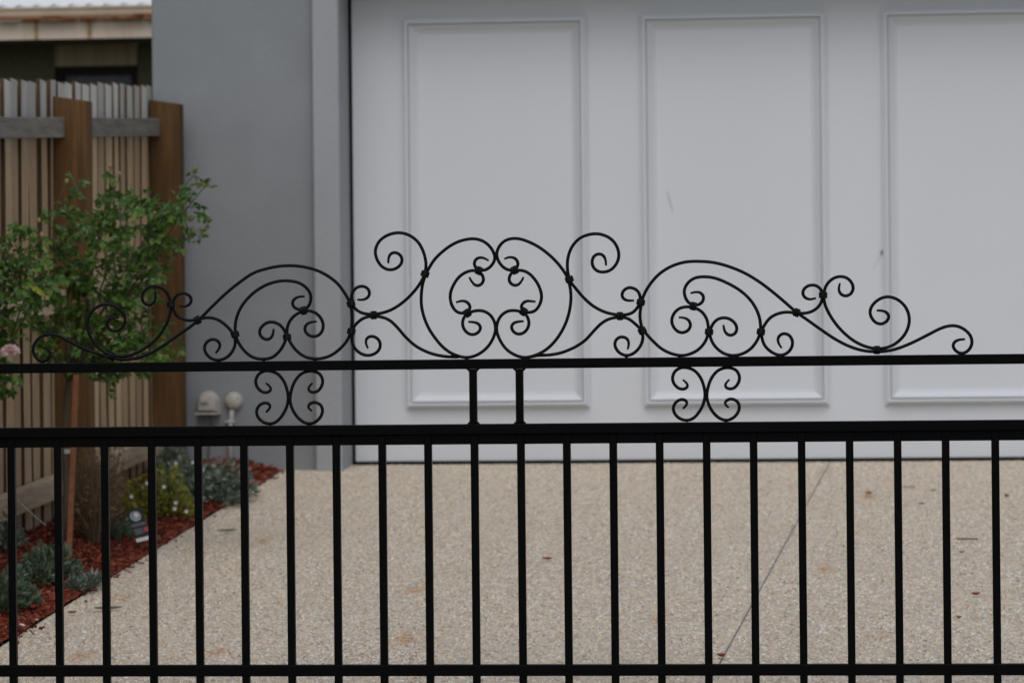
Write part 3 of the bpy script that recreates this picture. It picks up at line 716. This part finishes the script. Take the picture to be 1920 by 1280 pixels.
# twine tied from the fence
random.seed(4)
single('twine', MB().tube([at(-6, 912, 12.45), at(18, 924, 12.4), at(44, 948, 12.35), at(70, 972, 12.3), at(86, 984, 12.25)], .0022, 6), M['twine'], at(40, 945, 12.35), 'pale twine sagging from the fence rail to the rose trunk', 'twine', 'twine ends in the garden bed')
single('twine', MB().tube([at(-8, 985, 12.3), at(4, 1010, 12.2), at(12, 1028, 12.1), at(18, 1046, 12.0)], .0022, 6), M['twine'], at(8, 1015, 12.2), 'pale twine end dropping into the bed at the left edge', 'twine', 'twine ends in the garden bed')

# ------------------------------------------------------------------ litter on the driveway
def litter(name, px, py, Lpx, ang, wd, mat, label, cat='leaf', thick=.0016, curl=.006):
    c = gnd(px, py); sc = c.y / F; L = Lpx * sc; a = math.radians(ang)
    d = Vector((math.cos(a), math.sin(a), math.sin(a) * SL)); s = Vector((-math.sin(a), math.cos(a), math.cos(a) * SL))
    mb = MB(); K = 8
    for k in range(K + 1):
        u = k / K; w = max(.0006, wd * .5 * math.sin(math.pi * (.04 + .92 * u)) ** .8); z = .0095 + curl * (2 * u - 1) ** 2
        p = c + d * (L * (u - .5)) + s * (.06 * L * math.sin(math.pi * u)) + Vector((0, 0, z))
        mb.v += [p - s * w + Vector((0, 0, w * .6)), p + s * w + Vector((0, 0, w * .6)), p + Vector((0, 0, thick)), p - Vector((0, 0, .001))]
    for k in range(K):
        for q0, q1 in ((0, 2), (2, 1), (1, 3), (3, 0)): a_ = 4 * k; mb.f.append((a_ + q0, a_ + q1, a_ + 4 + q1, a_ + 4 + q0))
    mb.f += [(0, 2, 1, 3), (4*K, 4*K + 3, 4*K + 1, 4*K + 2)]
    return single(name, mb, mat, c, label, cat, 'leaves and twigs fallen on the driveway')
litter('gum_leaf', 426, 1000, 38, 8, .022, M['gumleaf'], 'grey-green narrow leaf on the driveway right of the plant tag')
litter('gum_leaf', 202, 1147, 54, 10, .026, M['gumleaf'], 'longest grey-green leaf lying at the lower left of the driveway')
litter('dead_leaf', 480, 934, 16, -20, .016, M['dark_bit'], 'small dark leaf at the tip of the spilling silver plant')
litter('dead_leaf', 136, 1154, 18, 6, .016, M['redleaf'], 'small red-brown leaf near the bed edge at lower left')
litter('dead_leaf', 1026, 1053, 20, -12, .022, M['redleaf'], 'reddish brown leaf alone in the middle of the driveway')
litter('dead_leaf', 1353, 1236, 16, 8, .026, M['redleaf'], 'dark red leaf lying at the near end of the driveway joint')
litter('dead_leaf', 1830, 1120, 17, 14, .024, M['redleaf'], 'bright rust-red curled leaf at the right of the driveway')
litter('dead_leaf', 1798, 1164, 10, 0, .018, M['redleaf'], 'tiny red leaf below the rust-red curled leaf')
litter('dead_leaf', 1888, 935, 10, 30, .03, M['dark_bit'], 'dark crumpled leaf at the far right near the door')
litter('dead_leaf', 1750, 924, 12, 5, .012, M['brownleaf'], 'small brown leaf right of the thin pale twig')
litter('dead_leaf', 1728, 949, 14, -10, .012, M['dark_bit'], 'small grey-brown scrap of leaf under the thin pale twig')
litter('dead_leaf', 1629, 929, 12, 0, .02, M['brownleaf'], 'tan leaf flake on the driveway between joint and right pickets')
litter('dead_leaf', 1803, 1040, 12, 0, .012, M['brownleaf'], 'small brown flake just below the dark brown twig')
litter('twig', 1813, 1016, 40, -5, .014, M['brownleaf'], 'dark brown twig lying across the right of the driveway', 'twig', .005, .001)
litter('twig', 1704, 917, 25, -2, .006, M['redleaf'], 'thin pale brown twig near the door at right', 'twig', .003, .001)
def scrap(px, py, r, label):
    c = gnd(px, py); r *= c.y / F; mb = MB(); random.seed(int(px)); mb.lathe([(0, r * .8), (r * .3, r), (r * .55, r * .5)], (0, 0, 1), c + Vector((0, 0, .0065)), 7)
    for v in mb.v: v += rv() * r * .22
    single('white_scrap', mb, M['white_scrap'], c, label, 'scrap', 'white flecks on the driveway')
scrap(158, 1202, 6.5, 'white paper-like scrap lying on the driveway at lower left')
scrap(40, 1178, 8, 'larger white fleck on the bed edge at bottom left')
scrap(69, 1166, 4.5, 'small white fleck on the bed edge at bottom left')
scrap(527, 994, 2.5, 'tiny white fleck on the driveway right of the grey-green leaf')

# ------------------------------------------------------------------ the sliding gate
def G(px, py, dy=0): return at(px, py, GY + dy)
gx0, gx1 = -2.55, 1.9
def zrow(py, px=900): return G(px, py).z
gate = thing('sliding_gate', 'black wrought iron sliding gate with scrolled cresting across the driveway', 'gate', (-.82, GY, gz(GY)))
GL = wloc(gate)
R = .0125
zt1, zt0 = zrow(673.0), zrow(691.5)
zm1, zmm, zm0 = zrow(794.5), zrow(813.5), zrow(832.5)
zb1, zb0 = zrow(1245, 800), zrow(1266, 800)
part('top_rail', MB().box(gx0, gx1, GY - R, GY + R, zt0, zt1), M['black'], gate, bevel=.002)
part('upper_rail', MB().box(gx0, gx1, GY - .02, GY + .02, zmm, zm1), M['black'], gate, bevel=.002)
part('lower_rail', MB().box(gx0, gx1, GY - .0075, GY + .02, zm0, zmm - .0005), M['black'], gate, bevel=.0015)
part('bottom_rail', MB().box(gx0, gx1, GY - R, GY + R, zb0, zb1), M['black'], gate, bevel=.002)
gb = gz(GY) + .03
part('base_rail', MB().box(gx0, gx1, GY - .02, GY + .02, gb, gb + .045), M['black'], gate, bevel=.002)
xa, xb = G(22, 900).x, G(1869, 900).x; sp_ = (xb - xa) / 21
pk = MB().box(-.0095, .0095, -.0095, .0095, gb + .0455, zmm - .001).mesh('picket', M['black'])
# each picket passes in front of the lower rail and behind nothing: seats into the rails
PX_ = [22, 109, 197, 285, 372, 458, 544, 631, 717, 803, 890, 977, 1063, 1150, 1237, 1325, 1413, 1503, 1593, 1683, 1773, 1866]
pxs = [G(q, 845).x for q in PX_]
while pxs[0] - sp_ > gx0 + .05: pxs.insert(0, pxs[0] - sp_)
while pxs[-1] + sp_ < gx1 - .05: pxs.append(pxs[-1] + sp_)
for x in pxs:
    o = link('picket', pk, gate, Vector((x, GY - .0015, 0)) - GL); bev(o, .0015, 1)
for x in (gx0 - .02, gx1 + .02): part('end_stile', MB().box(x - .0199, x + .0199, GY - .021, GY + .021, gb - .01, zt1 + .001), M['black'], gate, bevel=.002)
for px in (887.5, 974.5):
    x = G(px, 743).x; part('strut', MB().box(x - .0095, x + .0095, GY - .0095, GY + .0095, zm1 + .0003, zt0 - .0003), M['black'], gate, bevel=.0015)
    wl = MB()
    for z, s in ((zt0, -1), (zm1, 1)):
        for sx in (-1, 1):
            wl.hexa([(x + sx * .0094, GY - .007, z), (x + sx * .0165, GY - .007, z), (x + sx * .0165, GY + .007, z), (x + sx * .0094, GY + .007, z),
                     (x + sx * .0094, GY - .006, z + s * .008), (x + sx * .0105, GY - .006, z + s * .006), (x + sx * .0105, GY + .006, z + s * .006), (x + sx * .0094, GY + .006, z + s * .008)])
    part('weld', wl, M['black'], gate)
def z1(p): return [(x / 4, 460 + y / 4) for x, y in p]
def z2(p): return [(360 + x / 4, 460 + y / 4) for x, y in p]
def z3(p): return [(680 + x / 4, 410 + y / 4) for x, y in p]
def z4(p): return [(1080 + x / 4, 460 + y / 4) for x, y in p]
def z5(p): return [(1440 + x / 4, 460 + y / 4) for x, y in p]
def z6(p): return [(280 + x / 4, 640 + y / 4) for x, y in p]
SC = []
SC.append(z1([(318,766),(345,768),(370,785),(380,812),(368,842),(335,866),(300,863),(265,835),(247,785),(258,740),(290,697),(340,670),(390,664),(440,678),(500,708),(580,748),(660,785),(740,813),(830,840),(900,852),(980,852),(1050,838),(1120,812),(1220,755),(1320,685),(1420,615),(1480,568),(1520,530),(1600,450),(1700,355),(1800,275),(1900,208)])
          + z2([(560,175),(650,157),(740,152),(830,160),(930,185),(1020,230),(1090,285),(1140,350),(1175,410),(1192,460),(1200,520),(1200,580),(1192,640),(1165,710),(1110,775),(1040,825),(980,845),(920,850),(850,835),(790,795),(745,740),(720,690),(712,645),(720,595),(745,550),(785,515),(838,492),(890,492),(940,515),(975,560),(985,610),(970,655),(930,682),(890,680),(855,655),(845,620),(860,590),(895,575),(935,570)]))
SC.append(z2([(845,383),(795,386),(760,408),(752,435),(765,463),(800,481),(838,480),(870,462),(888,425),(893,390),(885,355),(855,315),(800,280),(710,265),(620,275),(530,310),(440,375),(370,460),(335,540),(325,600),(325,660),(340,710),(380,775),(440,830),(500,850),(540,852),(600,840),(650,800),(690,740),(706,690),(700,650),(670,605),(630,580),(590,573),(550,585),(515,620),(505,650),(520,685),(550,705),(580,703),(605,675),(612,625)]))
SC.append(z1([(1345,452),(1385,460),(1420,445),(1437,410),(1420,375),(1380,358),(1340,365),(1310,395),(1297,440),(1304,490),(1325,525),(1370,553),(1420,563),(1480,555),(1530,544),(1580,542),(1640,560),(1700,605),(1740,650),(1762,695),(1763,745),(1740,800),(1700,840),(1640,860),(1590,850),(1545,810),(1532,765),(1550,725),(1590,703),(1630,712),(1652,745),(1640,780),(1617,808)]))
SC.append(z1([(1162,345),(1168,380),(1160,420),(1135,445),(1100,447),(1070,415),(1065,375),(1095,330),(1140,305),(1190,308),(1240,340),(1270,390),(1281,440),(1280,490),(1263,555),(1220,640),(1160,715),(1080,775),(1000,815),(930,830),(870,830),(820,818),(760,785),(710,735),(670,665),(655,600),(670,530),(710,475),(770,445),(820,443),(880,465),(925,510),(940,560),(925,610),(880,640),(840,640),(808,610),(803,575),(825,550),(860,540),(895,540)]))
SC.append(z2([(1240,407),(1290,407),(1325,385),(1333,350),(1310,315),(1270,305),(1230,320),(1203,355),(1195,400),(1203,440),(1225,475),(1270,505),(1320,515),(1363,515),(1420,508),(1500,480),(1590,420),(1670,340),(1720,270),(1743,215)])
          + z3([(475,360),(470,300),(450,235),(415,175),(360,130),(300,108),(240,108),(175,130),(120,175),(95,240),(105,300),(140,355),(190,382),(240,378),(285,345),(297,305),(280,270),(245,253),(210,262),(193,300),(193,335)]))
SC.append(z2([(1320,772),(1303,730),(1310,695),(1345,680),(1385,692),(1412,730),(1405,780),(1370,812),(1320,825),(1265,810),(1220,770),(1200,720),(1200,670),(1215,610),(1250,570),(1300,540),(1363,531),(1420,537),(1480,560),(1540,615),(1600,685),(1680,755),(1780,805),(1870,828)]) + z3([(650,1035),(720,1040)]))
SC.append(z3([(945,315),(905,293),(870,292),(840,315),(838,350),(862,380),(900,388),(940,375),(975,340),(992,300),(985,260),(955,210),(910,172),(850,152),(780,155),(700,180),(620,230),(540,305),(490,385),(465,440),(448,500),(440,570),(440,640),(455,720),(490,810),(540,890),(600,960),(660,1005),(720,1030),(780,1040),(840,1028),(900,995),(950,945),(985,880),(997,820),(985,765),(955,720),(910,693),(860,688),(810,700),(775,720),(755,750),(748,790),(765,835),(800,865),(840,868),(875,845),(885,810),(865,785),(830,775),(793,773)]))
SC.append(z3([(800,438),(820,475),(850,503),(885,497),(908,460),(898,425),(872,395),(840,388),(790,395),(730,430),(685,490),(658,560),(660,620),(680,670),(715,703),(760,708),(795,692),(808,660),(790,630),(755,615),(700,627)]))
SC.append(z3([(1062,302),(1105,287),(1140,295),(1165,325),(1162,360),(1138,382),(1095,385),(1050,360),(1015,310),(1005,265),(1020,215),(1060,170),(1110,150),(1180,152),(1260,180),(1340,225),(1420,290),(1480,355),(1530,430),(1552,495),(1562,570),(1558,650),(1535,750),(1495,840),(1440,920),(1370,985),(1290,1025),(1215,1040),(1140,1020),(1070,970),(1025,900),(1005,840),(1010,780),(1040,725),(1090,692),(1140,688),(1190,697),(1230,725),(1248,785),(1230,835),(1195,862),(1160,865),(1125,840),(1115,805),(1135,780),(1165,772),(1207,768)]))
SC.append(z3([(1207,437),(1190,470),(1165,497),(1135,500),(1105,480),(1097,450),(1110,415),(1140,391),(1190,387),(1240,405),(1295,460),(1330,525),(1342,590),(1325,650),(1290,692),(1240,703),(1203,692),(1188,665),(1195,640),(1225,618),(1297,622)]))
SC.append(z3([(1825,352),(1822,310),(1805,275),(1770,263),(1735,280),(1720,320),(1730,365),(1765,395),(1810,400),(1860,385),(1905,335),(1922,275),(1905,205),(1860,150),(1790,118),(1720,115),(1640,140),(1580,195),(1545,270),(1535,340),(1540,410),(1562,475)])
          + z4([(0,325),(60,395),(130,455),(210,497),(270,514),(330,521),(390,517),(430,500),(465,460),(482,425),(482,390),(470,350),(440,325),(400,315),(360,335),(343,370),(355,400),(390,414),(435,413)]))
SC.append(z3([(1260,1040),(1320,1025),(1400,1021),(1480,1007),(1545,984),(1605,955)]) + z4([(70,710),(130,645),(190,585),(250,551),(330,539),(390,548),(440,585),(485,630),(502,680),(490,740),(455,790),(410,820),(370,825),(320,800),(292,755),(295,715),(320,690),(355,685),(385,700),(397,735),(387,780)]))
SC.append(z4([(770,540),(810,542),(845,560),(860,600),(840,638),(795,655),(755,640),(725,600),(717,560),(735,510),(775,473),(830,460),(880,466),(930,487),(970,530),(988,580),(992,640),(975,710),(930,770),(870,808),(800,825),(730,815),(650,780),(580,720),(525,660),(495,615),(482,560),(480,510),(490,440),(510,370),(560,285),(630,210),(720,155),(820,125),(930,120),(1040,130),(1150,160),(1260,205),(1370,270),(1470,345),(1560,420),(1650,498),(1740,562),(1840,633)])
          + z5([(500,700),(600,752),(700,785),(810,797),(900,790),(980,770),(1080,730),(1200,670),(1300,620),(1360,603),(1420,605),(1480,635),(1520,680),(1530,735),(1505,785),(1460,810),(1420,800),(1390,765),(1390,735),(1420,710),(1478,703)]))
SC.append(z4([(858,360),(890,350),(930,352),(958,385),(948,425),(912,447),(875,445),(840,425),(815,375),(813,330),(840,280),(890,245),(960,235),(1040,245),(1140,285),(1240,345),(1320,425),(1370,520),(1384,600),(1381,655),(1360,710),(1310,775),(1240,815),(1170,825),(1110,810),(1050,765),(1015,710),(1004,655),(1020,600),(1060,555),(1110,542),(1160,555),(1200,595),(1207,635),(1185,668),(1150,675),(1118,650),(1105,595)]))
SC.append(z4([(1543,770),(1520,735),(1512,700),(1535,668),(1565,660),(1605,678),(1625,725),(1610,780),(1570,815),(1520,822),(1460,795),(1415,750),(1396,700),(1394,645),(1415,595),(1460,540),(1520,510),(1580,500),(1655,507),(1720,508),(1780,490),(1830,445),(1848,395),(1842,340),(1810,305),(1765,297),(1720,315),(1700,350),(1710,385),(1750,405),(1800,395)]))
SC.append(z5([(540,282),(530,330),(545,365),(580,380),(620,365),(640,320),(625,275),(590,243),(540,233),(485,250),(440,295),(421,350),(424,430),(455,505),(510,590),(580,665),(660,725),(740,760),(815,774),(880,768),(950,740),(1020,675),(1055,600),(1058,530),(1030,460),(970,405),(900,385),(840,400),(790,440),(765,490),(775,540),(810,580),(850,590),(890,570),(908,535),(890,502),(860,490),(815,488)]))
CL = [(875,312),(905,338),(915,360),(890,382),(850,380),(810,345),(797,300),(815,250),(860,222),(910,222),(965,245),(1010,300),(1035,370),(1042,430),(1030,490),(1000,550),(955,600),(910,617),(860,607),(820,575),(803,530),(815,490),(850,462),(885,460),(910,480),(903,502),(875,530)]
CR = [(1225,310),(1200,335),(1190,360),(1215,380),(1260,375),(1295,330),(1300,285),(1275,240),(1225,222),(1180,225),(1130,250),(1085,310),(1062,380),(1055,440),(1070,500),(1105,560),(1150,600),(1200,617),(1250,600),(1288,560),(1300,515),(1285,475),(1240,455),(1205,465),(1188,490),(1220,522)]
for c_ in (CL, CR):
    p = z6(c_); SC.append(p); SC.append([(x + 781.5, y - 6.4) for x, y in p])
def smooth(pts, sig=3.2, step=1.5):
    P = [Vector((x, y, 0)) for x, y in pts]; P = [P[0] * 2 - P[1]] + P + [P[-1] * 2 - P[-2]]; D = []
    for i in range(1, len(P) - 2):     # centripetal Catmull-Rom
        p0, p1, p2, p3 = P[i-1:i+3]; k0 = 0; k1 = k0 + max(.01, (p1-p0).length) ** .5; k2 = k1 + max(.01, (p2-p1).length) ** .5; k3 = k2 + max(.01, (p3-p2).length) ** .5
        nn = max(2, int((p2 - p1).length / step))
        for j in range(nn):
            u = k1 + (k2 - k1) * j / nn
            a1 = p0*((k1-u)/(k1-k0)) + p1*((u-k0)/(k1-k0)); a2 = p1*((k2-u)/(k2-k1)) + p2*((u-k1)/(k2-k1)); a3 = p2*((k3-u)/(k3-k2)) + p3*((u-k2)/(k3-k2))
            b1_ = a1*((k2-u)/(k2-k0)) + a2*((u-k0)/(k2-k0)); b2_ = a2*((k3-u)/(k3-k1)) + a3*((u-k1)/(k3-k1)); D.append(b1_*((k2-u)/(k2-k1)) + b2_*((u-k1)/(k2-k1)))
    D.append(P[-2]); out = []; m = len(D); Rr = int(3 * sig / step)
    for i in range(m):
        r = min(Rr, i, m - 1 - i); acc = Vector((0, 0, 0)); ws = 0
        for j in range(-r, r + 1):
            wgt = math.exp(-.5 * (j * step / sig) ** 2); acc += D[i + j] * wgt; ws += wgt
        out.append(acc / ws)
    return [(p.x, p.y) for p in out[::2]] + [(out[-1].x, out[-1].y)]
ROD = .0041
rods = []
for pts in SC:
    q = smooth(pts); m_ = len(q); Lp = m_ * 3.0
    W = [G(x, y) for x, y in q]
    tp_ = lambda s, Lp=Lp: min(1, .62 + .38 * min(s, 1 - s) * Lp / 22)
    part('scroll', MB().tube(W, ROD, 10, tp_, up=(0, 1, 0)), M['rod'], gate, True); rods.append(q)
# forged collars clamping two rods: ridged band, local x along the rods
cm = MB(); prof_c = [(-.0070, .0060), (-.0072, .0088), (-.0052, .0099), (-.0030, .0097), (-.0020, .0093), (0, .0106), (.0020, .0093), (.0030, .0097), (.0052, .0099), (.0072, .0088), (.0070, .0060)]
cm.lathe(prof_c, (1, 0, 0), (0, 0, 0), 12)
for v in cm.v: v.x *= 1.05; v.y *= .85; v.z *= 1.12
cme = cm.mesh('collar', M['rod'], smooth=False)
COLL = z1([(1283,445),(1483,560),(1763,668),(842,832)]) + z2([(838,489),(713,688),(1192,437),(1195,645),(1363,523),(1748,215)]) + z3([(872,390),(785,708),(1140,386),(1207,697),(1550,455)]) \
     + z4([(330,530),(486,427),(497,640),(880,456),(998,648),(1387,648),(1655,504),(1853,373)]) + z5([(817,784)])
for (px, py) in COLL:
    best = None
    for q in rods:
        for i in range(1, len(q) - 1):
            dd = (q[i][0] - px) ** 2 + (q[i][1] - py) ** 2
            if best is None or dd < best[0]: best = (dd, q, i)
    tans = []
    for q in rods:
        i = min(range(1, len(q) - 1), key=lambda i: (q[i][0] - px) ** 2 + (q[i][1] - py) ** 2)
        if (q[i][0] - px) ** 2 + (q[i][1] - py) ** 2 < 80:
            tx, ty = q[i+1][0] - q[i-1][0], q[i+1][1] - q[i-1][1]; l = math.hypot(tx, ty); tx, ty = tx / l, ty / l
            if tans and tx * tans[0][0] + ty * tans[0][1] < 0: tx, ty = -tx, -ty
            tans.append((tx, ty))
    tx, ty = sum(a for a, _ in tans), sum(a for _, a in tans)
    o = link('collar', cme, gate, G(px, py) - GL); o.rotation_euler = (0, math.atan2(ty, tx), 0)
# weld gussets where the sweeping rods meet the centre scroll, and small weld beads on the rail
for tri in ([(842, 666), (858, 664), (866, 671), (836, 671)], [(1020, 662), (1014, 665), (1003, 669), (1026, 668)]):
    mb = MB(); A_ = [G(x, y, -.004) for x, y in tri]; B2 = [G(x, y, .004) for x, y in tri]; mb.v = A_ + B2
    mb.f = [(0, 1, 2, 3), (7, 6, 5, 4)] + [(i, (i + 1) % 4, 4 + (i + 1) % 4, 4 + i) for i in range(4)]; part('weld', mb, M['black'], gate)
bd = MB(); sphere(bd, Vector((0, 0, 0)), .0055, .8); bme = bd.mesh('weld', M['black'], smooth=True)
for (px, py) in z1([(330,870),(1640,862)]) + z2([(540,856),(922,854)]) + z3([(780,1044),(1215,1044)]) + z4([(378,830),(775,828),(1172,828),(1515,826)]) + z5([(1447,813)]):
    link('weld', bme, gate, G(px, py) - GL)
for x, y in ((506.5, 695.2), (577, 695), (507, 794.2), (579, 794)):
    link('weld', bme, gate, G(x, y) - GL); link('weld', bme, gate, G(x + 781.5, y - 6.5) - GL)
link('weld', bme, gate, G(542, 747) - GL); link('weld', bme, gate, G(1323.5, 740) - GL)
